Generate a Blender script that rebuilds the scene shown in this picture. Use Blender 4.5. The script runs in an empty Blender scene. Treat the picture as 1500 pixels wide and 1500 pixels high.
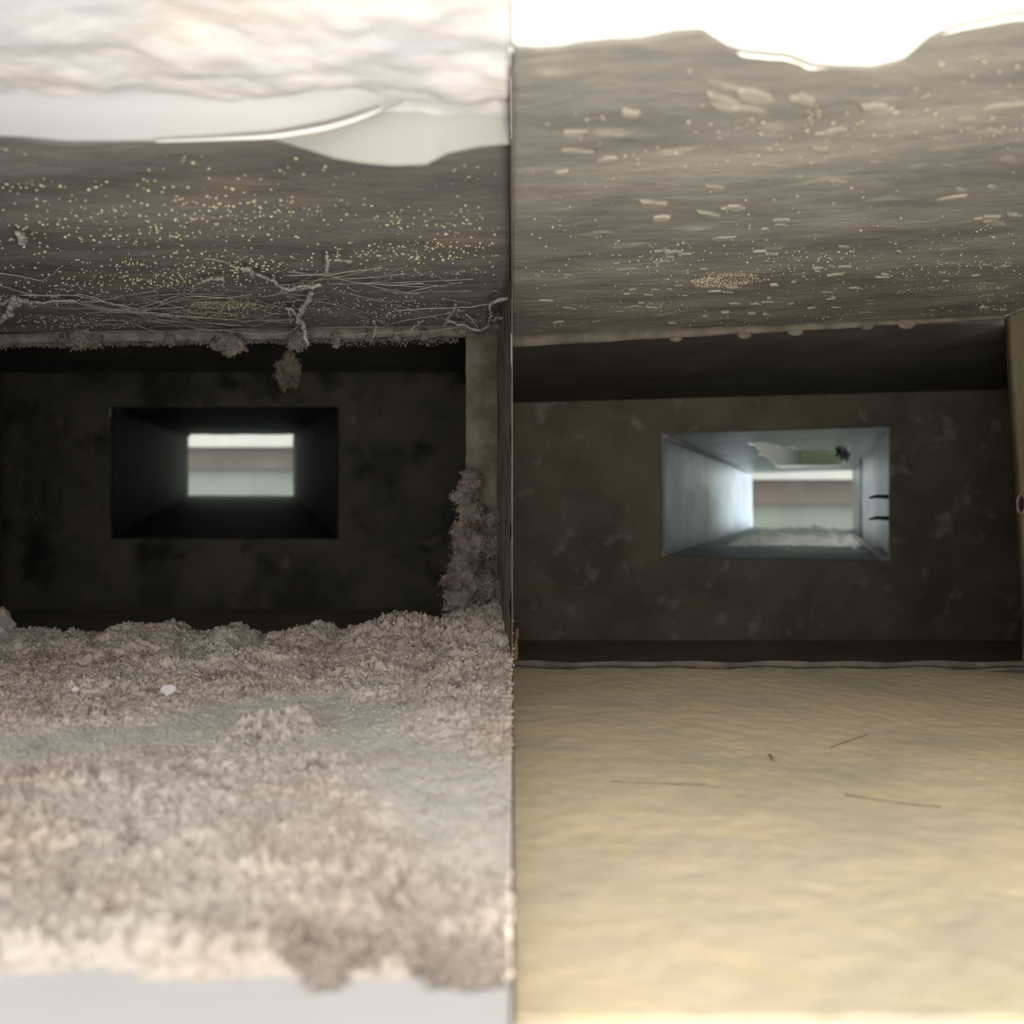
import bpy, math, random
import numpy as np

# ------------------------------------------------------------------ camera, world, lights, exposure
S = bpy.context.scene
F = 1300.0                                    # focal length in pixels of the 1500 px frame
cam = bpy.data.cameras.new('camera'); camo = bpy.data.objects.new('camera', cam)
S.collection.objects.link(camo); S.camera = camo
camo.location = (0, 0, 0); camo.rotation_euler = (math.pi/2, 0, 0)
cam.sensor_width = 36; cam.lens = 36*F/1500; cam.clip_start = .01
cam.dof.use_dof = True; cam.dof.focus_distance = .84; cam.dof.aperture_fstop = 5.6
w = bpy.data.worlds.new('world'); S.world = w; w.use_nodes = True
bg = w.node_tree.nodes['Background']; bg.inputs[0].default_value = (1.0, .965, .92, 1); bg.inputs[1].default_value = 2.7
S.view_settings.view_transform = 'Standard'; S.view_settings.look = 'None'
S.view_settings.exposure = 0; S.view_settings.gamma = 1; S.view_settings.use_curve_mapping = False

def area(name, loc, target, size, power, color):
    l = bpy.data.lights.new(name, 'AREA'); l.energy = power; l.size = size[0]; l.shape = 'RECTANGLE'; l.size_y = size[1]; l.color = color
    o = bpy.data.objects.new(name, l); S.collection.objects.link(o); o.location = loc
    from mathutils import Vector
    o.rotation_euler = (Vector(target)-Vector(loc)).to_track_quat('-Z', 'Y').to_euler()
    return o
# cool daylight beyond the far end of the clean branch duct
area('daylight', (2.05, 4.1, -.14), (.80, 2.2, .13), (.6, .7), 27, (.76, .89, 1.0))
area('fill_light', (.0, -.12, .10), (.0, .45, -.14), (.22, .12), .6, (1.0, .95, .88))  # added fill just behind the camera, brightens the near floors
area('fill_light', (.12, .10, -.21), (.13, .36, .2), (.16, .08), 3.4, (1.0, .95, .85))  # added low fill out of view, brightens the near part of the ceilings

# ------------------------------------------------------------------ helpers
rng = np.random.default_rng(7); random.seed(7)
def at(px, py, Y): return ((px-750)/F*Y, Y, (750-py)/F*Y)

_perm = np.random.default_rng(3).permutation(256); _perm = np.concatenate([_perm]*3)
_g = np.random.default_rng(4).normal(size=(256, 3)); _g /= np.linalg.norm(_g, axis=1)[:, None]
def perlin(p):
    p = np.asarray(p, float); i = np.floor(p).astype(int); f = p-i; i &= 255
    u = f*f*f*(f*(f*6-15)+10); out = 0
    for dx in (0, 1):
        for dy in (0, 1):
            for dz in (0, 1):
                h = _perm[_perm[_perm[(i[:, 0]+dx) & 255]+((i[:, 1]+dy) & 255)]+((i[:, 2]+dz) & 255)]
                d = f-np.array([dx, dy, dz]); g = (_g[h]*d).sum(1)
                wgt = (u[:, 0] if dx else 1-u[:, 0])*(u[:, 1] if dy else 1-u[:, 1])*(u[:, 2] if dz else 1-u[:, 2])
                out = out+g*wgt
    return out*1.4
def fbm(p, o=4, gain=.5, ridge=False):
    p = np.asarray(p, float); s = 0; a = 1
    for k in range(o):
        n = perlin(p*(2**k)+k*17.3); s = s+a*((1-2*abs(n)) if ridge else n); a *= gain
    return s

def link(name, verts, faces, mat, parent=None, smooth=True):
    me = bpy.data.meshes.new(name)
    me.from_pydata([tuple(v) for v in np.asarray(verts, float)], [], faces if isinstance(faces, list) else faces.tolist())
    me.polygons.foreach_set('use_smooth', [smooth]*len(me.polygons)); me.update()
    if mat: me.materials.append(mat)
    o = bpy.data.objects.new(name, me); S.collection.objects.link(o)
    if parent: o.parent = parent
    return o
def tag(o, label=None, cat=None, group=None, kind=None):
    if label: o['label'] = label
    if cat: o['category'] = cat
    if group: o['group'] = group
    if kind: o['kind'] = kind
    return o
def root(name, label, cat, loc=(0, 0, 0), group=None):
    o = bpy.data.objects.new(name, None); S.collection.objects.link(o); o.location = loc; o.empty_display_size = .02
    return tag(o, label, cat, group)
def gridfaces(n, m):                           # n rows, m cols
    i = np.arange(n-1)[:, None]*m+np.arange(m-1)[None, :]
    i = i.ravel(); return np.stack([i, i+1, i+m+1, i+m], 1)
def solid(o, t, off=1):
    m = o.modifiers.new('thickness', 'SOLIDIFY'); m.thickness = t; m.offset = off; return o
class MB:
    def __init__(s): s.v = []; s.f = []; s.n = 0
    def add(s, v, f):
        v = np.asarray(v, float); s.v.append(v); s.f += [tuple(int(k)+s.n for k in q) for q in f]; s.n += len(v)
    def box(s, c, d):
        c = np.array(c); d = np.array(d)/2
        v = [c+d*np.array(k) for k in ((-1,-1,-1),(1,-1,-1),(1,1,-1),(-1,1,-1),(-1,-1,1),(1,-1,1),(1,1,1),(-1,1,1))]
        s.add(v, [(0,3,2,1),(4,5,6,7),(0,1,5,4),(1,2,6,5),(2,3,7,6),(3,0,4,7)])
    def tube(s, pts, rad, n=5, rough=.0, step=None):
        pts = np.array(pts, float); rad = np.broadcast_to(np.asarray(rad, float), (len(pts),)).copy()
        if step:
            L = np.r_[0, np.cumsum(np.linalg.norm(np.diff(pts, axis=0), axis=1))]; k = max(3, int(L[-1]/step))
            t = np.linspace(0, L[-1], k); ts = t
            P = np.stack([np.interp(ts, L, pts[:, j]) for j in range(3)], 1)
            for _ in range(2): P[1:-1] = (P[:-2]+2*P[1:-1]+P[2:])/4
            rad = np.interp(ts, L, rad); pts = P
        if rough: rad = rad*(1+rough*np.clip(perlin(pts*260), -1, 1)); pts = pts+np.stack([perlin(pts*90+q) for q in (0, 31, 67)], 1)*rough*rad.mean()*2.2
        T = np.gradient(pts, axis=0); T /= np.linalg.norm(T, axis=1)[:, None]+1e-9
        up = np.array([.13, .9, .4]); A = np.cross(T, up); A /= np.linalg.norm(A, axis=1)[:, None]+1e-9; B = np.cross(T, A)
        m = len(pts); v = []
        for k in range(n):
            a = 2*math.pi*k/n; v.append(pts+rad[:, None]*(A*math.cos(a)+B*math.sin(a)))
        v = np.stack(v, 1).reshape(-1, 3)
        f = [(i*n+k, i*n+(k+1) % n, (i+1)*n+(k+1) % n, (i+1)*n+k) for i in range(m-1) for k in range(n)]
        f += [tuple(range(n))[::-1], tuple((m-1)*n+k for k in range(n))]
        s.add(v, f)
    def build(s, name, mat, parent=None, smooth=True): return link(name, np.concatenate(s.v), s.f, mat, parent, smooth)

OCT_V = np.array([(1,0,0),(-1,0,0),(0,1,0),(0,-1,0),(0,0,1),(0,0,-1)], float)
OCT_F = np.array([(0,2,4),(2,1,4),(1,3,4),(3,0,4),(2,0,5),(1,2,5),(3,1,5),(0,3,5)])
def crumbs(name, pos, rad, mat, parent=None, squash=(1, 1, 1), smooth=True):
    pos = np.asarray(pos); n = len(pos)
    v = OCT_V[None]*(1+.45*rng.uniform(-1, 1, (n, 6, 1)))
    q = rng.normal(size=(n, 3, 3)); q, _ = np.linalg.qr(q); v = np.einsum('nij,nkj->nki', q, v)
    v = pos[:, None]+v*np.asarray(rad).reshape(-1, 1, 1)*np.array(squash)
    f = (OCT_F[None]+np.arange(n)[:, None, None]*6).reshape(-1, 3)
    o = link(name, v.reshape(-1, 3), f, mat, parent, smooth); o['kind'] = 'stuff'; return o
def ico(sub):
    import bmesh
    bm = bmesh.new(); bmesh.ops.create_icosphere(bm, subdivisions=sub, radius=1)
    bm.verts.ensure_lookup_table(); v = np.array([x.co[:] for x in bm.verts]); f = [tuple(y.index for y in x.verts) for x in bm.faces]; bm.free()
    return v, f

# ------------------------------------------------------------------ materials
def mat(name, cols, scale=8, detail=6, rough=.8, bump=.2, bscale=60, metal=0, stretch=(1, 1, 1), lo=.35, hi=.65, spec=.3, bdist=.003, extra=None):
    m = bpy.data.materials.new(name); m.use_nodes = True; nt = m.node_tree; N = nt.nodes; L = nt.links
    b = N['Principled BSDF']; b.inputs['Roughness'].default_value = rough; b.inputs['Metallic'].default_value = metal
    b.inputs['Specular IOR Level'].default_value = spec
    tc = N.new('ShaderNodeTexCoord'); mp = N.new('ShaderNodeMapping'); mp.inputs['Scale'].default_value = stretch
    L.new(tc.outputs['Object'], mp.inputs[0])
    n = N.new('ShaderNodeTexNoise'); n.inputs['Scale'].default_value = scale; n.inputs['Detail'].default_value = detail; n.inputs['Roughness'].default_value = .6
    L.new(mp.outputs[0], n.inputs[0])
    r = N.new('ShaderNodeValToRGB'); L.new(n.outputs[0], r.inputs[0]); e = r.color_ramp.elements
    for i, c in enumerate(cols):
        p = lo+(hi-lo)*i/max(1, len(cols)-1)
        el = e[i] if i < 2 else e.new(p)
        el.position = p; el.color = (*c, 1)
    out = r.outputs[0]
    for (kind, sc, c, l2, h2, st) in (extra or []):
        mp2 = N.new('ShaderNodeMapping'); mp2.inputs['Scale'].default_value = st; mp2.inputs['Location'].default_value = (sc*.37, 1.7, .4)
        L.new(tc.outputs['Object'], mp2.inputs[0])
        if kind == 'noise':
            t = N.new('ShaderNodeTexNoise'); t.inputs['Scale'].default_value = sc; t.inputs['Detail'].default_value = 4; o_ = t.outputs[0]
        else:
            t = N.new('ShaderNodeTexVoronoi'); t.inputs['Scale'].default_value = sc; o_ = t.outputs['Distance']
        L.new(mp2.outputs[0], t.inputs[0])
        rr = N.new('ShaderNodeMapRange'); rr.inputs[1].default_value = l2; rr.inputs[2].default_value = h2; L.new(o_, rr.inputs[0])
        mx = N.new('ShaderNodeMix'); mx.data_type = 'RGBA'; L.new(rr.outputs[0], mx.inputs[0]); L.new(out, mx.inputs[6]); mx.inputs[7].default_value = (*c, 1)
        out = mx.outputs[2]
    L.new(out, b.inputs['Base Color'])
    if bump:
        n2 = N.new('ShaderNodeTexNoise'); n2.inputs['Scale'].default_value = bscale; n2.inputs['Detail'].default_value = 5; n2.inputs['Roughness'].default_value = .65
        L.new(mp.outputs[0], n2.inputs[0])
        bp = N.new('ShaderNodeBump'); bp.inputs['Strength'].default_value = bump; bp.inputs['Distance'].default_value = bdist
        L.new(n2.outputs[0], bp.inputs['Height']); L.new(bp.outputs[0], b.inputs['Normal'])
    return m
M = {}
M['dust'] = mat('grey_beige_dust', [(.27,.225,.19),(.50,.435,.375),(.62,.55,.485)], scale=22, rough=1, bump=.9, bscale=420, spec=.05, lo=.3, hi=.7, bdist=.002,
    extra=[('noise', 5, (.52,.49,.44), .52, .72, (1,1,1)), ('noise', 9, (.48,.40,.31), .62, .85, (1,1,1)), ('noise', 45, (.2,.165,.135), .58, .78, (1,1,1))])
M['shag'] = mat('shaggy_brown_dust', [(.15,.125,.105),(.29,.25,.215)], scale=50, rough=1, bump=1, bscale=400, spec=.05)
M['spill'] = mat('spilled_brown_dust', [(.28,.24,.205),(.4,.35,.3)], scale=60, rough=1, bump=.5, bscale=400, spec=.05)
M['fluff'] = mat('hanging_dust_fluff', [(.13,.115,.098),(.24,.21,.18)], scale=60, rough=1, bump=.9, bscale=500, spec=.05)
M['web'] = mat('dusty_cobweb', [(.22,.195,.175),(.33,.295,.27)], scale=90, rough=1, bump=0, spec=.05)
M['ceil_dirty'] = mat('stained_dark_sheet_metal', [(.088,.081,.075),(.13,.12,.11),(.175,.162,.145)], scale=6, rough=.75, bump=.35, bscale=40, stretch=(1,2.2,1), bdist=.008,
    extra=[('noise', 14, (.22,.17,.11), .6, .85, (1,1,1))])
M['ceil_clean'] = mat('streaked_grey_sheet_metal', [(.125,.118,.105),(.172,.162,.142),(.225,.212,.18)], scale=7, rough=.7, bump=.35, bscale=45, stretch=(1,2.4,1), bdist=.008,
    extra=[('noise', 18, (.30,.285,.235), .62, .74, (1,2.6,1)), ('noise', 11, (.12,.09,.085), .6, .8, (1,2,1))])
M['drop'] = mat('tan_corrosion_bead', [(.36,.30,.2),(.52,.46,.34)], scale=30, rough=.35, bump=0, spec=.6)
M['flake'] = mat('pale_flake', [(.19,.18,.145),(.27,.25,.2)], scale=30, rough=.8, bump=0)
M['rim'] = mat('dull_metal_lip', [(.085,.072,.055),(.125,.107,.083),(.17,.145,.115)], scale=35, rough=.7, bump=.5, bscale=120)
M['floor_clean'] = mat('yellowed_wiped_floor_metal', [(.50,.435,.315),(.58,.505,.37),(.65,.55,.37),(.60,.53,.42)], scale=9, rough=.55, bump=.14, bscale=140, stretch=(1,1.3,1), lo=.3, hi=.72,
    extra=[('noise', 4, (.40,.39,.29), .5, .7, (1,1,1)), ('noise', 26, (.64,.55,.3), .58, .78, (1,1,1)), ('noise', 120, (.42,.36,.25), .58, .8, (.5,2,1))])
M['wall_dirty'] = mat('dirty_grey_galvanised', [(.035,.032,.026),(.075,.069,.053),(.1,.09,.068)], scale=7, rough=.8, bump=.4, bscale=60,
    extra=[('noise', 10, (.02,.018,.015), .54, .66, (1,1,1)), ('noise', 24, (.16,.14,.12), .66, .8, (1,1,1))])
M['wall_clean'] = mat('olive_galvanised', [(.10,.09,.06),(.14,.126,.085),(.165,.15,.105)], scale=9, rough=.7, bump=.3, bscale=60,
    extra=[('noise', 26, (.27,.26,.22), .6, .75, (1,1,1)), ('noise', 13, (.2,.13,.09), .6, .75, (1,1,1))])
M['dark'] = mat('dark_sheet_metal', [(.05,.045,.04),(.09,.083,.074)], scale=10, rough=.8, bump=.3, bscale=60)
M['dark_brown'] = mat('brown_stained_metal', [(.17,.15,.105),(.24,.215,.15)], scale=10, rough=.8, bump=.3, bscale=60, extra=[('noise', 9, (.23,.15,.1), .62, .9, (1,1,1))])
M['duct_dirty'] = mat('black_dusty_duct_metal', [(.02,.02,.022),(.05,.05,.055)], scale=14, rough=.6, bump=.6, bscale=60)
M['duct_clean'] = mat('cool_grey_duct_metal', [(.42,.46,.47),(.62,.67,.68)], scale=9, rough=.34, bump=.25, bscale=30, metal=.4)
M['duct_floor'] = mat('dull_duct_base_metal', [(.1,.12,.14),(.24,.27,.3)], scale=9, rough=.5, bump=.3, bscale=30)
M['column'] = mat('felted_brown_wall', [(.095,.079,.06),(.148,.125,.096),(.195,.166,.128)], scale=30, rough=1, bump=1, bscale=220, spec=.05)
M['side_clean'] = mat('ochre_side_metal', [(.2,.17,.1),(.3,.26,.165)], scale=20, rough=.6, bump=.4, bscale=90, stretch=(1,1,.4))
M['corner'] = mat('bright_bent_corner', [(.5,.48,.44),(.62,.6,.56)], scale=30, rough=.5, bump=.1)
M['screw'] = mat('black_screw', [(.015,.015,.015),(.03,.03,.03)], rough=.5, bump=0)
M['rust'] = mat('rusty_rod', [(.2,.09,.06),(.38,.22,.17)], scale=60, rough=.9, bump=.6, bscale=200)
M['plaster'] = mat('lumpy_white_plaster', [(.43,.415,.435),(.50,.485,.48),(.52,.48,.44)], scale=10, rough=.9, bump=.4, bscale=30, bdist=.01)
M['plaster_warm'] = mat('warm_white_plaster', [(.85,.83,.76),(.9,.88,.82)], scale=10, rough=.9, bump=.2, bscale=30)
M['film'] = mat('pale_plastic_film', [(.31,.315,.32),(.36,.36,.355)], scale=4, rough=.45, bump=.05, bscale=8)
M['film2'] = mat('grey_white_film', [(.24,.24,.22),(.28,.275,.255)], scale=4, rough=.6, bump=.05, bscale=8)
M['film_edge'] = mat('folded_white_film_edge', [(.5,.49,.46),(.55,.53,.5)], scale=4, rough=.5, bump=0)
M['frame_white'] = mat('white_painted_frame', [(.42,.41,.41),(.46,.45,.45)], scale=5, rough=.45, bump=.05)
M['frame_cream'] = mat('cream_painted_frame', [(.86,.8,.72),(.9,.84,.76)], scale=5, rough=.45, bump=.05)
M['white_rail'] = mat('white_rail_paint', [(.30,.32,.295),(.34,.36,.335)], rough=.6, bump=0)
M['brown'] = mat('taupe_board', [(.085,.075,.065),(.11,.096,.085)], scale=4, rough=.8, bump=0)
M['mint'] = mat('pale_green_wall_paint', [(.135,.17,.145),(.165,.2,.175)], scale=3, rough=.8, bump=0)
M['pale_debris'] = mat('pale_debris', [(.6,.58,.57),(.85,.83,.82)], scale=30, rough=.9, bump=.4)
M['green2'] = mat('dull_green_board', [(.06,.09,.052),(.08,.115,.068)], scale=9, rough=.9, bump=.2)
M['grey_board'] = mat('grey_board', [(.20,.205,.20),(.25,.255,.25)], scale=9, rough=.9, bump=.2)
M['green'] = mat('green_insulation', [(.06,.11,.05),(.13,.2,.1)], scale=6, rough=.9, bump=.3)
M['partition'] = mat('thin_grey_partition', [(.12,.11,.092),(.16,.148,.125)], scale=15, spec=.05, rough=1, bump=.2)

# ------------------------------------------------------------------ shared dimensions
RIM = 1.0; END = 1.6
def lceil(x): return .2115-.010*np.clip(-x/.577, 0, 2)+.0            # dirty duct ceiling height
def rceil(x): return .199+.039*x                                       # clean duct ceiling height
LFZ = -.168; RFZ = -.173

def profile_sheet(name, pts, zf, x0, x1, m, nx=220, ny=170, amp=.0012, thick=.003, noise=.004, parent=None, sc=6, ragged=.003):
    """sheet whose near edge follows a ragged line (pixel points traced on the sheet's own height)"""
    P = []
    for px, py in pts:
        z = .2
        for _ in range(6):
            Y = z*F/(750-py); z = float(zf((px-750)/F*Y))
        P.append(((px-750)/F*Y, Y))
    P = np.array(P); xs = np.linspace(x0, x1, nx)
    yf = np.interp(xs, P[:, 0], P[:, 1])+ragged*fbm(np.stack([xs*30, xs*0+2, xs*0], 1), 4, .6)
    t = np.linspace(0, 1, ny)[:, None]
    Yg = yf[None]*(1-t)+RIM*t; Xg = np.repeat(xs[None], ny, 0)
    p = np.stack([Xg.ravel(), Yg.ravel(), 0*Xg.ravel()], 1)
    Zg = zf(Xg).ravel()+amp*fbm(p*np.array([sc, sc*2, 1]), 4)*1.6
    v = np.stack([p[:, 0], p[:, 1], Zg], 1)
    o = link(name, v, gridfaces(ny, nx)[:, ::-1], m, parent); solid(o, thick, -1)
    return o, (xs, yf)

# ------------------------------------------------------------------ ceilings over both mouths
LP = [(-300,190),(0,192),(40,200),(100,208),(230,206),(330,202),(400,203),(430,212),(490,231),(530,238),(575,242),(625,240),(655,224),(700,214),(752,210)]
c1, LF = profile_sheet('ceiling', LP, lceil, -.62, -.0002, M['ceil_dirty'])
tag(c1, 'dark stained metal ceiling speckled with tan beads above the dusty duct mouth', 'duct ceiling', kind='structure')
RP = [(748,66),(800,68),(900,58),(1000,44),(1030,42),(1060,62),(1100,76),(1150,80),(1190,94),(1230,98),(1280,97),(1330,85),(1345,62),(1400,36),(1500,22),(1900,10)]
c2, RFt = profile_sheet('ceiling', RP, rceil, .0002, .60, M['ceil_clean'], thick=.0010)
tag(c2, 'grey streaked metal ceiling with pale scabs above the cleaned duct mouth', 'duct ceiling', kind='structure')

def beads(n, zf, front, x0, x1, side, cl):
    out = []; r = []
    cen = np.stack([rng.uniform(x0, x1, cl), rng.uniform(.42, .99, cl)], 1)
    while len(out) < n:
        if rng.random() < .72:
            c = cen[rng.integers(cl)]; p = c+rng.normal(size=2)*np.array([.035, .016])
        else: p = np.array([rng.uniform(x0, x1), rng.uniform(.4, .99)])
        if not (x0 < p[0] < x1) or p[1] > .985 or p[1] < np.interp(p[0], *front)+.02: continue
        out.append((p[0], p[1], float(zf(p[0]))-.0004)); r.append(rng.uniform(.0006, .0016)*(1 if side < 0 else .8)*(1 if p[1] < .8 else .8))
    return np.array(out), np.array(r)
p, r = beads(3600, lceil, LF, -.6, -.01, -1, 60)
crumbs('corrosion_beads', p, r, M['drop'], c1, (1, 1, .7))
p, r = beads(1700, rceil, RFt, .01, .58, 1, 45)
crumbs('corrosion_beads', p, r, M['drop'], c2, (1, 1, .7))
# dense bead patches beside the lip
def patch(c, sx, sy, n, zf, par, rr=.0006):
    a = rng.uniform(0, 2*math.pi, n); q = np.sqrt(rng.uniform(0, 1, n))
    x = c[0]+sx*q*np.cos(a); y = c[1]+sy*q*np.sin(a)
    crumbs('bead_patch', np.stack([x, y, zf(x)-.0004], 1), rng.uniform(.6, 1.3, n)*rr, M['drop'], par, (1, 1, .7))
patch((-.29, .885), .035, .018, 420, lceil, c1); patch((-.33, .925), .045, .016, 380, lceil, c1)
patch((.19, .79), .03, .025, 520, rceil, c2, .0007); patch((.15, .89), .04, .03, 260, rceil, c2, .0005); patch((.42, .86), .05, .02, 160, rceil, c2, .0007)
# thin pale scabs on the clean ceiling
fm = MB()
for k in range(170):
    x = rng.uniform(.02, .56); y = rng.uniform(.42, .97); s = rng.uniform(.003, .011)*(1.1 if y < .7 else .8)
    if y < np.interp(x, *RFt)+.03: continue
    m_ = 9; a = np.linspace(0, 2*math.pi, m_, endpoint=False); rr = s*(.3+.7*rng.uniform(0, 1, m_))
    st = rng.uniform(.25, .9); X = x+rr*np.cos(a)*1.3; Yy = y+rr*np.sin(a)*st+(X-x)*rng.uniform(-.3, .7)
    top = np.stack([X, Yy, rceil(X)+.0015], 1); bot = np.stack([x+(X-x)*.8, y+(Yy-y)*.8, rceil(X)-.0011], 1)
    fm.add(np.r_[top, bot], [tuple(range(m_, 2*m_))[::-1]]+[(i, (i+1) % m_, m_+(i+1) % m_, m_+i) for i in range(m_)])
o = fm.build('pale_scabs', M['flake'], c2, False); o['kind'] = 'stuff'

# ------------------------------------------------------------------ lips (folded flanges) at the rim
def lip(name, xs, ztop, zbot, Y, th, m, wav=.0008, seed=0, n=260, fold=None):
    x = np.linspace(xs[0], xs[1], n); zt = ztop(x); zb = zbot(x)+wav*fbm(np.stack([x*18, 0*x+seed, 0*x], 1), 4)
    yy = Y+.0012*fbm(np.stack([x*9, 0*x+seed+5, 0*x], 1), 3); v = []
    prof = [(0, 1), (-th*.5, .96), (-th*.6, .5), (-th*.5, .06), (0, 0), (th*.4, .06), (th*.4, 1)]
    for (dy, t) in prof: v.append(np.stack([x, yy+dy, zb+(zt-zb)*t], 1))
    v = np.stack(v, 1).reshape(-1, 3); k = len(prof)
    f = [(i*k+j, (i+1)*k+j, (i+1)*k+(j+1) % k, i*k+(j+1) % k) for i in range(n-1) for j in range(k)]
    f += [tuple(range(k))[::-1], tuple((n-1)*k+j for j in range(k))]
    return link(name, v, f, m)
l1 = lip('metal_lip', (-.62, -.053), lambda x: lceil(x)-.001, lambda x: lceil(x)-.014, RIM, .006, M['fluff'], .0022, 3)
tag(l1, 'dusty folded metal lip along the top of the dirty duct opening', 'metal lip')
l2 = lip('metal_lip', (.0006, .556), lambda x: rceil(x)+.001, lambda x: rceil(x)-.0135+.010*x/.56, RIM, .006, M['rim'], .0016, 8)
tag(l2, 'clean folded metal lip with a wavy edge along the top of the cleaned opening', 'metal lip')
# bottom lip of the clean opening: two folds of wavy metal
l3 = root('metal_lip', 'wavy folded metal lip at the far edge of the yellowed duct floor', 'metal lip', (.28, RIM, RFZ))
def wavy(name, Y, z0, z1, amp, ph, m):
    n = 300; x = np.linspace(.0008, .575, n); w_ = amp*(np.sin(x*70+ph)+.6*np.sin(x*41+1+ph)+.5*fbm(np.stack([x*14, 0*x+ph, 0*x], 1), 3))
    v = []
    for (dy, z, k) in ((0, z0, .3), (-.003, z0, .3), (-.004, z1, 1), (-.001, z1+.0012, 1)): v.append(np.stack([x, Y+dy+0*x, z+w_*k-.006*np.clip((x-.45)/.12, 0, 1)*0], 1))
    v = np.stack(v, 1).reshape(-1, 3)-np.array([.28, RIM, RFZ])
    f = [(i*4+j, (i+1)*4+j, (i+1)*4+(j+1) % 4, i*4+(j+1) % 4) for i in range(n-1) for j in range(4)]
    link(name, v, f, m, l3)
wavy('upper_fold', RIM-.012, RFZ-.002, RFZ+.0065, .0007, 0, M['rim'])
wavy('lower_fold', RIM-.022, RFZ-.003, RFZ+.0012, .0010, 1.3, M['rim'])
# translucent drips under the clean lip
for k, (px, py, r_, lb) in enumerate([(1328, 478, 10, 'largest sealant drip under the clean lip, closest to the bent corner'), (1270, 481, 8, 'second sealant drip from the bent corner'), (1165, 489, 9, 'middle one of the five sealant drips under the clean lip'), (1090, 494, 8, 'fourth sealant drip from the bent corner'), (990, 499, 7, 'smallest sealant drip, farthest from the bent corner')]):
    v, f = ico(3); c = np.array(at(px, py-3, RIM)); v = v*np.array([r_/F*1.3, .003, r_/F*.7])
    tag(link('sealant_drip', v+c, f, M['rim']), lb, 'sealant drip', 'sealant drips under the clean lip')

# ------------------------------------------------------------------ partition and side walls
pb = MB(); pb.box((0, (.78+1.6)/2, .01), (.0006, 1.6-.78, .52)); pb.box((0, (.24+.78)/2, -.175), (.0008, .78-.24, .056)); pb.box((0, .59, .222), (.0008, .38, .05)); pb.box((0, .30, .30), (.0008, .30, .20)); pw = pb.build('partition', M['partition'], None, False)
tag(pw, 'thin grey metal partition between the dusty duct and the clean duct', 'partition', kind='structure')
# dirty side: felted flange and strip beside the partition
def panel(name, a, b, z0, z1, m, nz=240, nx=30, amp=.002, parent=None, sc=40):
    a = np.array(a); b = np.array(b); t = np.linspace(0, 1, nx); z = np.linspace(z0, z1, nz)
    P = a[None]*(1-t[:, None])+b[None]*t[:, None]; nrm = np.array([(b-a)[1], -(b-a)[0]]); nrm = nrm/np.linalg.norm(nrm)
    X = np.repeat(P[None, :, 0], nz, 0).ravel(); Y = np.repeat(P[None, :, 1], nz, 0).ravel(); Z = np.repeat(z[:, None], nx, 1).ravel()
    p_ = np.stack([X, Y, Z], 1); d = amp*fbm(p_*sc, 4, .6)
    v = p_+np.stack([nrm[0]*d, nrm[1]*d, 0*d], 1)
    return link(name, v, gridfaces(nz, nx), m, parent)
w1 = root('wall_right', 'brown felted metal side wall of the dusty duct', 'duct wall'); w1['kind'] = 'structure'
panel('edge_strip', (-.052, 1.0), (-.0175, .992), -.17, .213, M['column'], amp=.0016, parent=w1)
panel('edge_return', (-.052, 1.06), (-.052, 1.0), -.17, .213, M['column'], amp=.0012, parent=w1)
panel('side_sheet', (-.0165, .99), (-.0012, .80), -.17, .213, M['column'], nx=90, amp=.0010, parent=w1)
mb = MB(); mb.tube([(-.0172, .9905, -.17), (-.0168, .9905, 0), (-.0172, .9905, .212)], .0011, 6, .3, .004); mb.build('seam', M['rim'], w1)
w2 = MB(); w2.box((-.623, .67, .02), (.004, .64, .42)); o = w2.build('wall_left', M['column'], None, False)
tag(o, 'dusty metal side wall at the outer edge of the dirty duct', 'duct wall', kind='structure')
# clean side: right wall, slanted, with bent corner and hole
w3 = root('wall_right', 'ochre metal side wall with a small hole beside the clean opening', 'duct wall'); w3['kind'] = 'structure'
nz, nx = 160, 50; z = np.linspace(-.178, .2195, nz); Y = np.linspace(1.0, .30, nx)
ZZ = np.repeat(z[:, None], nx, 1); YY = np.repeat(Y[None], nz, 0)
XX = .5545+(.2195-ZZ)/.40*.024+.0008*fbm(np.stack([YY.ravel()*9, ZZ.ravel()*9, 0*ZZ.ravel()], 1), 3).reshape(nz, nx)
o = link('side_sheet', np.stack([XX.ravel(), YY.ravel(), ZZ.ravel()], 1), gridfaces(nz, nx), M['side_clean'], w3); solid(o, .002, -1)
cm = MB(); cm.add([(.553, .998, .2205), (.580, .965, .226), (.580, .965, .205), (.557, .997, .2165), (.585, .975, .226), (.585, .975, .205)], [(0,1,2,3),(1,4,5,2)])
cm.build('bent_corner', M['corner'], w3, False)
v, f = ico(3); c = np.array([.5675, .985, .009]); link('hole', v*np.array([.0022, .006, .009])+c, f, M['screw'], w3)
hm = MB(); hm.tube([c+np.array([-.0026, math.cos(a)*.0075, math.sin(a)*.011]) for a in np.linspace(0, 2*math.pi, 18)], .0011, 5); hm.build('hole_rim', M['rust'], w3)

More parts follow.
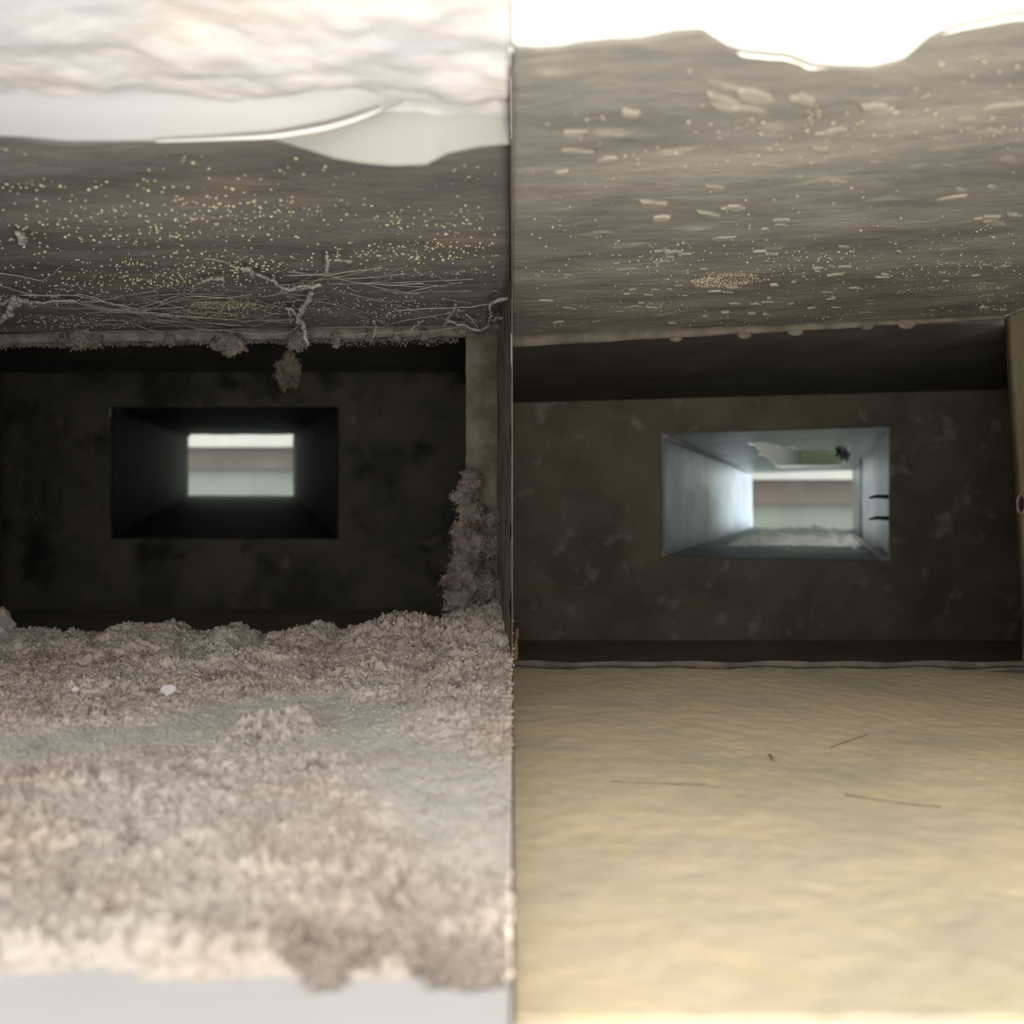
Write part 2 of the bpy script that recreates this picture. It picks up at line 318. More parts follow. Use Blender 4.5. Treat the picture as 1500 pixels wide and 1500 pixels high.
# ------------------------------------------------------------------ chambers behind the rims
def endwall(name, outer, hole, m, amp, label, n=60, sc=14):
    """outer and hole: TL TR BR BL pixel corners at END; wall with a rectangular opening"""
    O = np.array([at(*p, END) for p in outer]); q_ = 2.2; H = np.array([at(p[0]+a_*q_, p[1]+b_*q_, END) for p, (a_, b_) in zip(hole, ((1, 1), (-1, 1), (-1, -1), (1, -1)))])
    def lerp(a, b, t): return a*(1-t)+b*t
    hx0, hx1 = H[0, 0], H[1, 0]
    tx0 = (hx0-O[0, 0])/(O[1, 0]-O[0, 0]); tx1 = (hx1-O[0, 0])/(O[1, 0]-O[0, 0])
    top = [O[0], lerp(O[0], O[1], tx0), lerp(O[0], O[1], tx1), O[1]]; bot = [O[3], lerp(O[3], O[2], tx0), lerp(O[3], O[2], tx1), O[2]]
    def ty(y): return (y-O[0, 2])/(O[3, 2]-O[0, 2])
    L1 = lerp(O[0], O[3], ty(H[0, 2])); L2 = lerp(O[0], O[3], ty(H[3, 2])); R1 = lerp(O[1], O[2], ty(H[1, 2])); R2 = lerp(O[1], O[2], ty(H[2, 2]))
    G = [top, [L1, H[0], H[1], R1], [L2, H[3], H[2], R2], bot]
    V = []; Fc = []; k = 0
    for i in range(3):
        for j in range(3):
            if i == 1 and j == 1: continue
            t = np.linspace(0, 1, n); a, b, c_, d = G[i][j], G[i][j+1], G[i+1][j+1], G[i+1][j]
            U, W = np.meshgrid(t, t); U = U.ravel()[:, None]; W = W.ravel()[:, None]
            V.append((a*(1-U)+b*U)*(1-W)+(d*(1-U)+c_*U)*W); Fc.append(gridfaces(n, n)[:, ::-1]+k); k += n*n
    V = np.concatenate(V); d = amp*fbm(V*sc, 4, .55)
    key = np.round(V*1e5).astype(np.int64); _, ix, inv = np.unique(key, axis=0, return_index=True, return_inverse=True); inv = inv.ravel()
    V[:, 1] -= np.clip(d, 0, 1); o = link(name, V[ix], inv[np.concatenate(Fc)], m); solid(o, .003, 1)
    return tag(o, label, 'duct wall', kind='structure')
LH = [(160,594),(498,594),(498,792),(160,792)]
RH = [(966,633),(1306,623),(1306,824),(968,818)]
endwall('wall_back', [(3,535),(749.4,535),(749.4,902),(3,902)], LH, M['wall_dirty'], .006, 'dark blotched metal end wall with fluff around the dim branch opening', sc=22)
endwall('wall_back', [(750.6,582),(1505,558),(1505,950),(750.6,945)], RH, M['wall_clean'], .0006, 'olive galvanised end wall around the bright branch opening')
def slab(name, c, d, m, label, cat): 
    b = MB(); b.box(c, d); return tag(b.build(name, m, None, False), label, cat, kind='structure')
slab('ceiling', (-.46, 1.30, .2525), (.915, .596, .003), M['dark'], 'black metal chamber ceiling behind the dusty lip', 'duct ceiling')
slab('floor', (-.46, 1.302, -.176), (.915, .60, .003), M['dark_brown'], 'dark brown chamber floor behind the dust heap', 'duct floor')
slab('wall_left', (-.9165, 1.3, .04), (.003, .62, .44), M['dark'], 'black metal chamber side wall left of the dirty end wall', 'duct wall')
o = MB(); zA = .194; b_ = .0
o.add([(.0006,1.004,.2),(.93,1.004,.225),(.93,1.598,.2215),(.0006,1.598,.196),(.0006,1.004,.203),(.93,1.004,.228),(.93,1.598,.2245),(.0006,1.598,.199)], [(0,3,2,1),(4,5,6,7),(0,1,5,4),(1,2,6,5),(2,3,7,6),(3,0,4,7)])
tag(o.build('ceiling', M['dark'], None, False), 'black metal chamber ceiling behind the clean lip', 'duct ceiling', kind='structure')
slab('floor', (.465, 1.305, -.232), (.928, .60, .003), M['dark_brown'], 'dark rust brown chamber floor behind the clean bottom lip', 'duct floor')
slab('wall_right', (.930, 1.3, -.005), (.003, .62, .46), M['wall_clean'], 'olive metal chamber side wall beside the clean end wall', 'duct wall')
# front faces closing the gaps above the dirty lip / below the floors
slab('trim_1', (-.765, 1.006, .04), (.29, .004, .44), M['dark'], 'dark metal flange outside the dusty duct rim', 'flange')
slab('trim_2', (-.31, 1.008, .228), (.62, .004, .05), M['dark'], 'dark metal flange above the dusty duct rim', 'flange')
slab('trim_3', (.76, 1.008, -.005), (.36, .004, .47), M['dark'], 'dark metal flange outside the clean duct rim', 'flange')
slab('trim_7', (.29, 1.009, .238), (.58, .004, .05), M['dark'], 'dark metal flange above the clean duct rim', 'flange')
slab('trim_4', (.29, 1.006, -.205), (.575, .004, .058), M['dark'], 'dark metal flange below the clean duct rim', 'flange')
# rusty rod and stain at the lower corner of the clean chamber
mb = MB(); mb.tube([at(757, 921, .995), at(756, 948, .995), at(755, 974, .995)], [.0024, .0028, .0026], 8, .5, .002)
tag(mb.build('rusty_rod', M['rust']), 'short rusty upright rod in the lower corner of the clean opening', 'rod')

# ------------------------------------------------------------------ branch ducts running on from the end walls
def branch(hole, vp, far, names, mats, label, sill=0, skip_top=False):
    H = np.array([at(*p, END) for p in hole]); d = np.array([(vp[0]-750)/F, 1, (750-vp[1])/F]); E = H+d*(far-END); H = H+d*.001
    c = H.mean(0); r_ = root('branch_duct', label, 'duct', tuple(c)); out = {}
    quads = {'top_panel': (0, 1), 'side_panel_far': (1, 2), 'bottom_panel': (2, 3), 'side_panel_near': (3, 0)}
    for k, (i, j) in quads.items():
        n = 50; t = np.linspace(0, 1, n)
        if k == 'top_panel' and skip_top: continue
        U, W = np.meshgrid(t, t); U = U.ravel()[:, None]; W = W.ravel()[:, None]
        V = (H[i]*(1-U)+H[j]*U)*(1-W)+(E[i]*(1-U)+E[j]*U)*W
        nrm = np.cross(H[j]-H[i], d); nrm /= np.linalg.norm(nrm)
        V = V+nrm*(.0022*fbm(V*9, 3))[:, None]-c
        o = link(k.replace('_far', '').replace('_near', ''), V, gridfaces(n, n)[:, ::-1], mats[k.split('_')[0]], r_); solid(o, .003, 1); out[k] = o
    return r_, H, E, c, d
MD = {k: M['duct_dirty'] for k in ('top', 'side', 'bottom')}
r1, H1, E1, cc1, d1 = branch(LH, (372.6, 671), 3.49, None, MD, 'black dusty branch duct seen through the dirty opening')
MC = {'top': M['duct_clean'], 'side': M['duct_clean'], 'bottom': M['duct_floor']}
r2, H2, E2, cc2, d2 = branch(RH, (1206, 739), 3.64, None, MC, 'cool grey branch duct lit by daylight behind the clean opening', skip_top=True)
# torn top panel with a hole
n = 140; t = np.linspace(0, 1, n); U, W = np.meshgrid(t, t); U = U.ravel(); W = W.ravel()
V = (H2[0]*(1-U[:, None])+H2[1]*U[:, None])+d2*((3.64-END)*W)[:, None]
fc = gridfaces(n, n)[:, ::-1]; cu = U[fc].mean(1); cw = W[fc].mean(1)
nn = fbm(np.stack([cu*7, cw*9, 0*cu], 1), 4, .6)
keep = ~((cu > .33+.05*nn) & (cu < .86+.04*nn) & (cw > .20-.08*np.sin(cu*7)+.06*nn) & (cw < .80))
o = link('top_panel', V-cc2, fc[keep], M['duct_clean'], r2); solid(o, .003, 1)
# seams, screws and loose strip on the far side wall
def onwall(u, s, H=H2, d=d2, inset=.004):      # u 0 top..1 bottom along right side, s metres down the duct
    return H[1]*(1-u)+H[2]*u+d*s+np.array([-inset, 0, 0])-cc2
for u in (.52, .68):
    mb = MB(); a = onwall(u, .03, inset=0); mb.tube([a, a+np.array([-.022, .01, .001]), a+np.array([-.034, .012, -.002])], [.0045, .0035, .002], 8); mb.build('screw', M['screw'], r2)
mb = MB(); mb.tube([onwall(0, 1.15), onwall(.5, 1.15), onwall(1, 1.15)], .006, 6); mb.build('seam', M['duct_floor'], r2)
mb = MB(); mb.tube([onwall(.99, .02, inset=.010), onwall(.94, .5, inset=.03), onwall(.93, 1.0, inset=.035)], [.008, .007, .005], 6); mb.build('loose_strip', M['film'], r2)
cn = lambda i, s: H2[i]+d2*s-cc2
mb = MB(); mb.tube([cn(0, .02)+np.array([.006, 0, -.006]), cn(0, 1)+np.array([.006, 0, -.006]), cn(0, 2.0)+np.array([.006, 0, -.006])], .0055, 6); mb.build('corner_seam', M['film'], r2)
mb = MB(); mb.tube([H1[0]+np.array([.006, .02, -.006])-cc1, H1[0]+d1*1.88+np.array([.006, 0, -.006])-cc1], .005, 6, .2, .05); mb.build('corner_seam', M['wall_dirty'], r1)
# torn hanging scrap at the hole
for k in range(6):
    mb = MB(); a = cn(1, .55+.05*k)+np.array([-.085+.006*k, 0, 0]); mb.tube([a, a+np.array([.004*math.sin(k), 0, -.012]), a+np.array([-.006, 0, -.026-.006*math.sin(k*3)])], [.008, .006, .002], 6, .6, .004)
    mb.build('torn_scrap', M['screw'], r2)
def upright(name, px0, px1, py0, py1, Y, m, label):
    a = at(px0, py0, Y); b = at(px1, py1, Y); mb = MB(); mb.box(((a[0]+b[0])/2, Y, (a[2]+b[2])/2), (b[0]-a[0], .02, a[2]-b[2])); tag(mb.build(name, m, None, False), label, 'insulation')
upright('insulation_board', 1172, 1275, 606, 681, 3.24, M['green2'], 'upright green board glimpsed through the torn hole in the branch duct')
upright('insulation_board', 1060, 1170, 606, 681, 3.28, M['grey_board'], 'upright grey board beside the green one above the torn hole')
# pale debris along the branch duct floor
nx_, ny_ = 120, 60; u = np.linspace(.12, .97, nx_); s = np.linspace(.35, 2.0, ny_); U, W = np.meshgrid(u, s); U = U.ravel(); W = W.ravel()
V = H2[3]*(1-U[:, None])+H2[2]*U[:, None]+d2*W[:, None]; hgt = .005+.018*np.clip(fbm(np.stack([U*9, W*3, 0*U], 1), 4, .6)+.15, 0, 1)
edge = np.minimum.reduce([(U-.12)*8, (.97-U)*12, (W-.35)*3+.3*perlin(np.stack([U*14, 0*U, 0*U], 1))]); V[:, 2] += np.where(edge > 0, hgt*np.clip(edge, 0, 1), -.004)
o = link('dust_drift', V, gridfaces(ny_, nx_), M['pale_debris']); tag(o, 'pale torn drift of debris on the floor of the bright branch duct', 'debris', kind='stuff')
# pale green insulation above the torn top panel
mb = MB(); cI = (H2[0]+H2[1])/2+d2*1.4+np.array([.0, 0, .27]); mb.box(cI, (.6, 2.6, .03)); 
tag(mb.build('insulation_board', M['green'], None, False), 'green insulation board above the torn hole in the branch duct', 'insulation')

# ------------------------------------------------------------------ room beyond the branch ducts
slab('wall_far', (0, 5.12, .2), (7.0, .04, 3.0), M['mint'], 'pale green wall in the bright room beyond both ducts', 'wall')
slab('floor', (0, 5.0, -1.3), (7, 2.6, .04), M['brown'], 'brown floor of the room beyond the ducts', 'floor')
def bar(name, px0, px1, py0, py1, Y, dep, m, label, cat):
    a = at(px0, py0, Y); b = at(px1, py1, Y); mb = MB(); mb.box(((a[0]+b[0])/2, Y+dep/2, (a[2]+b[2])/2), (b[0]-a[0], dep, a[2]-b[2])); o = mb.build(name, m, None, False)
    bv = o.modifiers.new('bevel', 'BEVEL'); bv.width = .008; bv.segments = 2; return tag(o, label, cat)
bar('white_rail', 150, 560, 634, 655, 4.95, .075, M['white_rail'], 'white rail seen through the dirty branch duct', 'rail')
bar('brown_board', 150, 560, 655.5, 688, 5.04, .05, M['brown'], 'taupe board under the white rail, seen through the dirty branch duct', 'board')
bar('white_rail', 950, 1400, 683, 703, 4.95, .075, M['white_rail'], 'white rail seen through the clean branch duct', 'rail')
bar('brown_board', 950, 1400, 703.5, 740, 5.04, .05, M['brown'], 'taupe board under the white rail, seen through the clean branch duct', 'board')

# ------------------------------------------------------------------ floors
slab('floor', (-.312, .64, LFZ-.003), (.622, .74, .003), M['dark'], 'metal duct floor buried under thick grey dust', 'duct floor')
nx, ny = 260, 260; x = np.linspace(.0003, .590, nx); y = .305+(RIM-.305)*np.linspace(0, 1, ny)**1.2
X, Y = np.meshgrid(x, y); X = X.ravel(); Y = Y.ravel(); P3 = np.stack([X, Y, 0*X], 1)
Z = RFZ+.0006*fbm(P3*np.array([7, 12, 1]), 4)+.0006*fbm(P3*60, 3)-.006*np.clip((X-.45)/.13, 0, 1)*np.clip((Y-.9)/.1, 0, 1)
o = link('floor', np.stack([X, Y, Z], 1), gridfaces(ny, nx), M['floor_clean']); solid(o, .003, -1)
tag(o, 'smooth yellowed metal floor of the cleaned duct', 'duct floor', kind='structure'); fl = o
def scratch(pts, r_=.0005):
    P = [(at(px, py, RFZ*F/(750-py))) for px, py in pts]; P = [(a, b, RFZ+.0008) for a, b, c_ in P]
    mb = MB(); mb.tube(P, r_, 4, .6, .004); mb.build('scratch', M['dark_brown'], fl)
scratch([(895, 1146), (935, 1148), (985, 1150), (1035, 1151)]); scratch([(1238, 1165), (1275, 1171), (1315, 1177), (1380, 1184)], .0004)
scratch([(1127, 1107), (1131, 1110), (1135, 1115)], .0008); scratch([(1216, 1097), (1240, 1087), (1270, 1078)], .0004)

# ------------------------------------------------------------------ dust heap on the dirty floor
ny = 620; ys = .272*(1.012/.272)**np.linspace(0, 1, ny); nf = 560; nw = 40
u = np.r_[np.linspace(-1.6, -.64, nw, endpoint=False), np.linspace(-.64, 0, nf)]
Xg = np.zeros((ny, nw+nf)); 
for i, y_ in enumerate(ys):
    inner = -.64*y_; outer = -.619
    if inner < outer: inner = outer+.02
    Xg[i, :nw] = np.linspace(outer, inner, nw, endpoint=False); Xg[i, nw:] = np.linspace(inner, -.0002, nf)
Yg = np.repeat(ys[:, None], nw+nf, 1); X = Xg.ravel(); Y = Yg.ravel(); P3 = np.stack([X, Y, 0*X], 1)
crest = np.array([(-60,905),(0,890),(14,893),(24,918),(40,925),(60,922),(100,926),(140,926),(170,922),(200,915),(240,912),(270,912),(288,926),(310,926),(340,920),(365,916),(392,932),(420,926),(450,914),(475,914),(505,928),(530,918),(552,906),(600,905),(640,916),(665,905),(700,890),(725,880),(750,870)])
cz = np.interp(X*F/RIM+750, crest[:, 0], (750-crest[:, 1])/F*RIM)
base = -.143+.004*fbm(P3*6, 3)
wy = np.clip((Y-.80)/.17, 0, 1); wy = wy*wy*(3-2*wy)
base = base*(1-wy)+cz*wy
# heap beside the partition
base += .016*np.clip(1+X/.10, 0, 1)*np.clip((Y-.45)/.35, 0, 1)*(1-wy*.8)
# smooth wiped arc
pxs = 750+X/Y*F; pys = 750+.143/Y*F
path = np.array([(-80,1100),(90,1085),(250,1070),(330,1045),(440,1035),(540,1060),(600,1110),(680,1170),(720,1220)])
def tosurf(p): Yp = .143*F/(p[1]-750); return ((p[0]-750)/F*Yp, Yp)
PP = np.array([tosurf(p_) for p_ in path]); dmin = np.full(X.shape, 9.)
for a, b in zip(PP[:-1], PP[1:]):
    ab = b-a; q = np.stack([X, Y], 1)-a; tt = np.clip((q@ab)/(ab@ab), 0, 1); dmin = np.minimum(dmin, np.linalg.norm(q-tt[:, None]*ab, axis=1))
sm = 1-np.clip((dmin-.028)/.03, 0, 1)+.15*fbm(P3*25, 3); sm = np.clip(sm, 0, 1)
big = fbm(P3*28, 3, .55); mid = fbm(P3*85+5, 3, .6, True)-.6; soft = fbm(P3*120+41, 3, .6); fine = fbm(P3*330+9, 2, .6)
pit = np.clip(fbm(P3*55+77, 3, .6)-.22, 0, .5)*2; amp_far = np.clip((Y-.35)/.5, .35, 1)
h = base+(1-.85*sm)*(.0070*big*amp_far+.0026*mid+.0022*soft-.007*pit)+(.45+.55*(1-sm))*.0019*fine-.0015*sm
for (px, py, s_, a_) in [(380,1072,.022,.010),(440,1062,.016,.008),(230,985,.03,.006),(335,975,.035,.008),(620,950,.05,.010),(545,985,.04,.007),(690,1000,.03,.007),(640,1062,.03,.006),(150,1010,.03,.005),(360,1295,.012,.005),(300,1240,.014,.005),(560,1260,.012,.004),(120,1150,.02,.005),(480,1120,.02,.005)]:
    Yp = .143*F/(py-750); g = np.exp(-(((X-(px-750)/F*Yp)/s_)**2+((Y-Yp)/(s_*1.1))**2)*1.2); h += a_*g*(.7+.8*mid); sm *= 1-g
# ragged near end, spilling onto the frame
edge = .281+.006*fbm(np.stack([X*18, 0*X+3, 0*X], 1), 4)
k = np.clip((Y-edge)/.014, 0, 1); h = np.where(Y < edge+.014, (-.1485+.0020*(mid-.2)+.0035*big)*(1-k)+h*k, h); h = np.where(Y < edge, np.minimum(h, -.1482), h)
# steep drop at the far crest
k = np.clip((1.011-Y)/.012, 0, 1); h = (LFZ-.004)*(1-k)+h*k
V = np.stack([X, Y, h], 1)
V[:, 0] += (1-sm)*.0022*fbm(P3*120+31, 2)*np.clip(-X/.01, 0, 1)*np.clip((X+.619)/.01, 0, 1); V[:, 1] += (1-sm)*.0022*fbm(P3*120+61, 2)
dust = link('dust_layer', V, gridfaces(ny, nw+nf), M['dust'])
ca = dust.data.attributes.new('wiped', 'FLOAT', 'POINT'); ca.data.foreach_set('value', sm.astype(np.float32))
nt = M['dust'].node_tree; an = nt.nodes.new('ShaderNodeAttribute'); an.attribute_name = 'wiped'; mx = nt.nodes.new('ShaderNodeMix'); mx.data_type = 'RGBA'
bs = nt.nodes['Principled BSDF']; src = bs.inputs['Base Color'].links[0].from_socket; ml = nt.nodes.new('ShaderNodeMath'); ml.operation = 'MULTIPLY'; ml.inputs[1].default_value = .75
nt.links.new(an.outputs['Fac'], ml.inputs[0]); nt.links.new(ml.outputs[0], mx.inputs[0]); nt.links.new(src, mx.inputs[6]); mx.inputs[7].default_value = (.53, .52, .47, 1); nt.links.new(mx.outputs[2], bs.inputs['Base Color'])
tag(dust, 'thick lumpy layer of grey beige dust covering the dirty duct floor', 'dust', kind='stuff')
sel = rng.choice(len(V), 26000, p=(lambda q: q/q.sum())((1-sm*.9)*np.where((Y > .3) & (Y < 1.005), 1, 0)*(X > -.66*Y)*(.3+np.clip(big+.2, 0, 2))))
crumbs('dust_crumbs', V[sel]+rng.normal(size=(26000, 3))*.0006, rng.uniform(.0005, .0017, 26000)*np.clip(Y[sel]/.6, .75, 1.15), M['dust'], dust)
# small things in the dust
def onDust(px, py):
    Yp = .145*F/(py-750); x_ = (px-750)/F*Yp; i = np.argmin((X-x_)**2+(Y-Yp)**2); return V[i]
for (px, py, s_, lb) in [(255, 1024, .006, 'white paint flake lying in the dust below the far crest'), (118, 1028, .003, 'tiny pale flake in the dust, smaller than the white one beside it')]:
    c = onDust(px, py); m_ = 11; a = np.linspace(0, 2*math.pi, m_, endpoint=False); rr = s_*(.6+.4*rng.uniform(0, 1, m_))
    top = np.stack([c[0]+rr*np.cos(a)*1.1, c[1]-.008+rr*np.sin(a)*.35, c[2]+.008+rr*np.sin(a)*.75], 1)
    mb = MB(); mb.add(np.r_[top, top+np.array([0, .001, -.0008])], [tuple(range(m_)), tuple(range(m_, 2*m_))[::-1]]+[(i, m_+i, m_+(i+1) % m_, (i+1) % m_) for i in range(m_)])
    tag(mb.build('paint_flake', M['plaster'], None, False), lb, 'flake')

# ------------------------------------------------------------------ hanging fluff, dust clumps and cobwebs
IV, IF = ico(5)
def clump(name, c, r3, label, group=None, seed=0, m=None, n=500, parent=None, amp=.45):
    nv = fbm(IV*1.6+seed*3.1, 5, .65); v = IV*(1+amp*nv)[:, None]*np.array(r3)
    o = link(name, v+np.array(c), IF, m or M['fluff'], parent)
    if label: tag(o, label, 'dust clump', group)
    if n:
        i = rng.choice(len(v), n); crumbs('fibres', v[i]*(1+rng.uniform(0, .18, (n, 1)))+np.array(c), rng.uniform(.0004, .0013, n), m or M['fluff'], o, (1, 1, 1.6))
    return o
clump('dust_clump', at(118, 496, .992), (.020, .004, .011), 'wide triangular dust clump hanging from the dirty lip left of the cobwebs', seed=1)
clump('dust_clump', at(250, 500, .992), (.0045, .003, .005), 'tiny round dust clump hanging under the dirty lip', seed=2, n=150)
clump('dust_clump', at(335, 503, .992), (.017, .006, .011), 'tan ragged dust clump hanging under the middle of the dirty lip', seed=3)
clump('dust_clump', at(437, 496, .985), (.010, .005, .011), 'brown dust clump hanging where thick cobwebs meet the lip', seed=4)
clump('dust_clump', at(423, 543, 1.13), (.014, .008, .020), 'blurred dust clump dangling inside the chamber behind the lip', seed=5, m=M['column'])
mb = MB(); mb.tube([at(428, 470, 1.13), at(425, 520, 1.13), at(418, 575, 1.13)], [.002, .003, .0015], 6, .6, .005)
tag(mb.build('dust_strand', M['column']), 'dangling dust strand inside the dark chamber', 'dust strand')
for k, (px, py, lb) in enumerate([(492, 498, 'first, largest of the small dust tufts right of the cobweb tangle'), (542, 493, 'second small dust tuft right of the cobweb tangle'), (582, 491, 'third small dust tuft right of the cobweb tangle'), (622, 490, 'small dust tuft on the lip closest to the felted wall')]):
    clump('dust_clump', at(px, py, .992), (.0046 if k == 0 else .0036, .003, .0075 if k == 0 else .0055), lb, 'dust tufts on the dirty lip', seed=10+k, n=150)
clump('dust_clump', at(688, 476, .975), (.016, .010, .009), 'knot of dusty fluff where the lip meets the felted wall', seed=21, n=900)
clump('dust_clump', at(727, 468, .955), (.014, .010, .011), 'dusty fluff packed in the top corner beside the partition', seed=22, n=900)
# fluff growing on the felted wall
prof = [(690, 702, 9), (684, 728, 11), (690, 752, 13), (680, 778, 11), (690, 800, 15), (682, 826, 15), (676, 852, 17), (682, 880, 19), (700, 902, 20), (716, 860, 14), (720, 800, 9), (728, 760, 7), (722, 862, 10)]
big_r = root('dust_clump', 'tall shaggy growth of dust climbing the lower felted wall', 'dust clump', at(695, 800, .99))
rc = np.array(at(695, 800, .99))
for k, (px, py, s_) in enumerate(prof):
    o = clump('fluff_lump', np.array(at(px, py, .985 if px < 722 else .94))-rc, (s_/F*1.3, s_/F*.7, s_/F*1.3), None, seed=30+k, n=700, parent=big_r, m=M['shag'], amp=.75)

def Yc(px, py):                                # depth of the dirty ceiling behind a point
    z = .207; return float(np.clip(z*F/(750-py), .5, .99))
web = root('cobweb', 'dusty tangled cobwebs strung under the speckled ceiling along the dirty lip', 'cobweb', at(300, 455, .92)); wc = np.array(at(300, 455, .92))
def wp(px, py, k=.975): return np.array(at(px, py, Yc(px, py)*k))-wc
main = [[(0,418),(32,428),(60,433),(110,432),(150,442),(190,449),(230,461),(290,465),(345,468)],
        [(25,438),(60,447),(95,444),(150,441),(180,448),(210,459),(232,468),(262,471),(290,482),(330,484),(372,490)],
        [(30,432),(80,434),(120,431),(150,440),(182,452),(216,455),(252,441),(280,433),(330,437),(368,431)],
        [(110,444),(150,452),(185,456),(225,458),(270,464),(310,474),(355,477)],
        [(135,446),(142,455),(160,458),(200,458),(240,463)], [(200,452),(238,441),(265,430),(246,416)], [(266,431),(290,445),(298,462),(310,478)],
        [(340,466),(370,478),(400,470),(432,468)], [(370,488),(400,490),(425,488),(440,476)], [(372,470),(395,462),(408,458)],
        [(420,404),(480,402),(530,396),(560,392)], [(400,432),(440,420),(480,404),(520,396)], [(480,404),(520,414),(575,418),(620,415)],
        [(590,430),(610,425),(640,418)], [(385,435),(420,428),(470,418)], [(560,478),(590,470),(640,462),(680,455)], [(500,492),(560,487),(620,486),(680,478)],
        [(0,400),(30,404),(60,412),(80,400),(86,392)], [(300,378),(330,384),(355,396),(378,402)], [(580,455),(630,452),(690,450),(745,440)]]
mb = MB()
for s_ in main:
    P = [wp(px+random.uniform(-1, 1), py, .975+random.uniform(-.008, .008)) for px, py in s_]; mb.tube(P, random.uniform(.0003, .00055), 5, .5, .003)
o = mb.build('long_strands', M['web'], web)
mb = MB()
for k in range(110):
    if k < 75: x0 = random.gauss(200, 110); y0 = random.gauss(449, 13)
    else: x0 = random.uniform(400, 748); y0 = random.uniform(395, 488)
    L_ = random.uniform(20, 120); dx = L_; dy = random.gauss(3, 14); sag = random.uniform(-4, 10)
    P = []
    for t_ in np.linspace(0, 1, 7):
        px = x0+dx*t_; py = y0+dy*t_+sag*4*t_*(1-t_)
        if px > 747 or py > 493 or px < -40: break
        P.append(wp(px, min(py, 492), .98))
    if len(P) > 3: mb.tube(P, random.uniform(.00014, .0003), 4, .4, .004)
o = mb.build('fine_threads', M['web'], web); o['kind'] = 'stuff'
thick = [([(-6,470),(6,466),(14,458),(18,446),(24,434),(34,440)], 5.5), ([(22,434),(45,444),(80,442),(110,441)], 2.6), ([(0,446),(12,440),(22,434)], 2.0),
         ([(455,428),(452,438),(446,450),(438,458),(436,468),(444,478),(448,490),(452,508)], 4.2), ([(420,452),(428,454),(436,464)], 3.0), ([(424,458),(426,472)], 1.8), ([(416,424),(432,420),(446,421),(470,418)], 3.0),
         ([(378,402),(392,408),(404,414),(416,424)], 2.4), ([(478,376),(480,388),(478,402)], 2.4), ([(355,396),(366,394),(372,404)], 3.2), ([(290,416),(305,410),(325,406)], 2.6), ([(490,382),(515,383)], 1.6),
         ([(655,470),(672,474),(690,482),(706,484),(716,476),(720,460),(716,446),(728,440),(748,436)], 3.0), ([(650,476),(664,455),(668,445)], 2.2), ([(700,480),(692,468),(684,460)], 2.0), ([(30,340),(34,350),(38,356)], 5.0),
         ([(720,470),(735,464),(749,470)], 3.0), ([(620,470),(608,478),(600,486)], 1.8), ([(548,470),(550,482),(546,494)], 2.5)]
for P, r_ in thick:
    mb = MB(); Q = [wp(px, py, .965) for px, py in P]; mb.tube(Q, r_*.62/F*.95, 7, .9, .0016)
    q = np.concatenate([np.linspace(Q[i], Q[i+1], 14) for i in range(len(Q)-1)]); 
    o = mb.build('thick_strand', M['web'], web)
    crumbs('lint', q+rng.normal(size=q.shape)*r_/F*.42, rng.uniform(.0004, .0010, len(q)), M['web'], o)
# ragged fuzz along the lip
x = rng.uniform(-.577, -.06, 2600); e = np.minimum(rng.exponential(.0016, 2600), .005)*np.where(x > -.2, 1.5, .7)
p_ = np.stack([x, rng.uniform(.992, 1.0, 2600), lceil(x)-.0145-e+.003*perlin(np.stack([x*60, 0*x, 0*x], 1))], 1)
o = crumbs('lip_fuzz', p_, rng.uniform(.0005, .0014, 2600), M['fluff'], l1)

# ------------------------------------------------------------------ building around the mouths: frames, plaster, film
slab('trim_5', (-.31, .268, -.1625), (.619, .064, .030), M['frame_white'], 'white painted frame ledge in front of the dusty floor', 'frame')
slab('trim_6', (.31, .275, -.190), (.619, .058, .030), M['frame_cream'], 'cream painted frame ledge in front of the cleaned floor', 'frame')
NV = V[(Y < .33) & (X > -.2)]
def spill(px, py, sx, sy, n):
    out = []
    for _ in range(n):
        a = random.gauss(px, sx); b_ = min(max(random.gauss(py, sy), 1380), 1458); Yp = .1465*F/(b_-750); x_ = (a-750)/F*Yp
        if x_ > -.001: continue
        q = NV[np.argmin((NV[:, 0]-x_)**2+(NV[:, 1]-Yp)**2)]; out.append((x_, Yp, max(q[2], -.147)+random.uniform(0, .0022)))
    return out
pos = np.array(spill(690, 1424, 30, 9, 1000)+spill(455, 1400, 22, 10, 500)+spill(525, 1402, 24, 8, 450)+spill(478, 1428, 12, 9, 220)+spill(640, 1408, 24, 7, 250))
o = crumbs('dust_crumbs', pos, rng.uniform(.0006, .0018, len(pos)), M['spill'], dust)

def soffit(name, x0, x1, ptsYZ, m, label, cat, amp, sc, nx=160, ny=90, kind='structure'):
    t = np.linspace(0, 1, ny); P = np.array(ptsYZ); s_ = np.linspace(0, 1, len(P)); y = np.interp(t, s_, P[:, 0]); z = np.interp(t, s_, P[:, 1])
    x = np.linspace(x0, x1, nx); X = np.repeat(x[None], ny, 0).ravel(); Y = np.repeat(y[:, None], nx, 1).ravel(); Z = np.repeat(z[:, None], nx, 1).ravel()
    p_ = np.stack([X, Y, Z], 1); Z = Z-amp*fbm(p_*sc, 3, .5)
    o = link(name, np.stack([X, Y, Z], 1), gridfaces(ny, nx), m); solid(o, .004, 1); return tag(o, label, cat, kind=kind)
soffit('wall_above', -.62, -.0006, [(.53, .222), (.46, .2165), (.43, .2085), (.38, .203), (.30, .196), (.22, .195)], M['plaster'], 'lumpy white plaster above the dusty duct mouth', 'plaster', .006, 22)
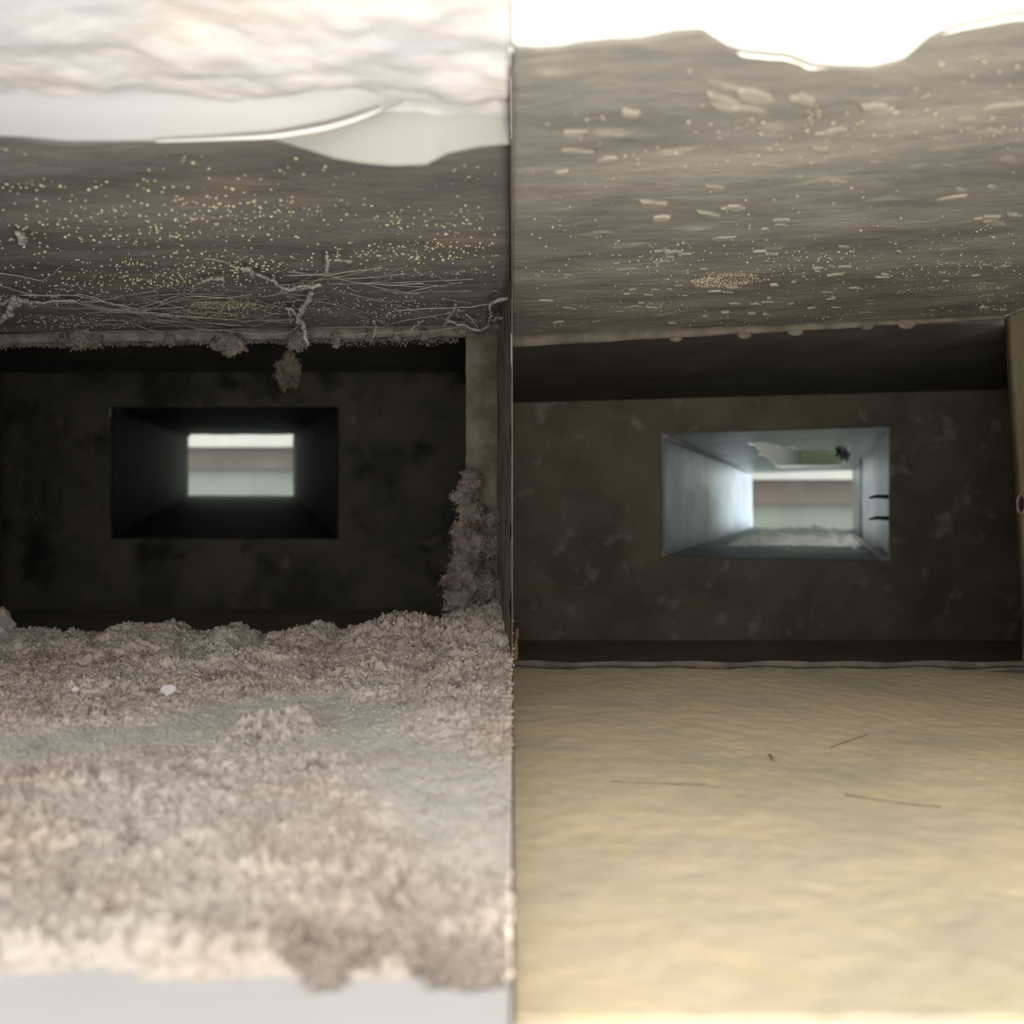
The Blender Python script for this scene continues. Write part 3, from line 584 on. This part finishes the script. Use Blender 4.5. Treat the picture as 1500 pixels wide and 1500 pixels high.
zs = np.r_[np.linspace(.0, .02, 8), np.linspace(.03, .3, 22)]; Xs, Zs = np.meshgrid(RFt[0], zs); Ys = np.repeat(RFt[1][None], len(zs), 0)+.002
Ys = Ys+.002*fbm(np.stack([Xs.ravel()*12, Zs.ravel()*12, 0*Xs.ravel()], 1), 3).reshape(Ys.shape)*np.clip(Zs*40, 0, 1)-.10*Zs
o = link('wall_above', np.stack([Xs.ravel(), Ys.ravel(), rceil(Xs).ravel()+Zs.ravel()-.0005], 1), gridfaces(len(zs), len(RFt[0])), M['plaster_warm']); solid(o, .004, -1)
tag(o, 'bright warm white plaster above the cleaned duct mouth', 'plaster', kind='structure')
# white film hanging over the dirty ceiling edge: lower edge follows the scallop
def film(name, low, high, Yl, m, label, cat, n=90, th=.0012, belly=.004):
    lo = np.array(low, float); hi = np.array(high, float); xs = np.linspace(lo[0, 0], lo[-1, 0], n)
    a = np.interp(xs, lo[:, 0], lo[:, 1]); b = np.interp(xs, hi[:, 0], hi[:, 1]); t = np.linspace(0, 1, 24)[:, None]
    py = a[None]*(1-t)+b[None]*t; Y = Yl-.02*t-belly*np.sin(t*math.pi)+0*py
    X = (xs[None]-750)/F*(Yl if False else Y); Z = (750-py)/F*Y
    v = np.stack([X.ravel(), Y.ravel(), Z.ravel()], 1); o = link(name, v, gridfaces(24, n), m); solid(o, th, 0); return tag(o, label, cat)
film('plastic_sheet', [(-80,196),(40,201),(100,207),(230,206),(400,201),(480,187),(552,164),(610,140),(660,126)], [(-80,108),(660,108)], .462, M['film'], 'pale plastic sheet draped under the lumpy plaster, ending in a bright fold', 'plastic sheet')
film('plastic_sheet', [(340,195),(400,204),(430,213),(490,232),(530,239),(575,243),(625,241),(655,225),(700,215),(748,211)], [(340,108),(748,108)], .488, M['film2'], 'smooth grey white scalloped sheet drooping over the ceiling edge', 'plastic sheet')
mb = MB(); mb.tube([at(228, 207, .458), at(300, 205, .457), at(400, 200, .456), (at(470, 189, .455)), at(520, 176, .454), at(560, 160, .453)], [.0005, .0006, .0013, .0014, .0010, .0005], 8, 0, .004)
tag(mb.build('film_fold', M['film_edge']), 'bright white folded edge of the plastic sheet', 'plastic fold')
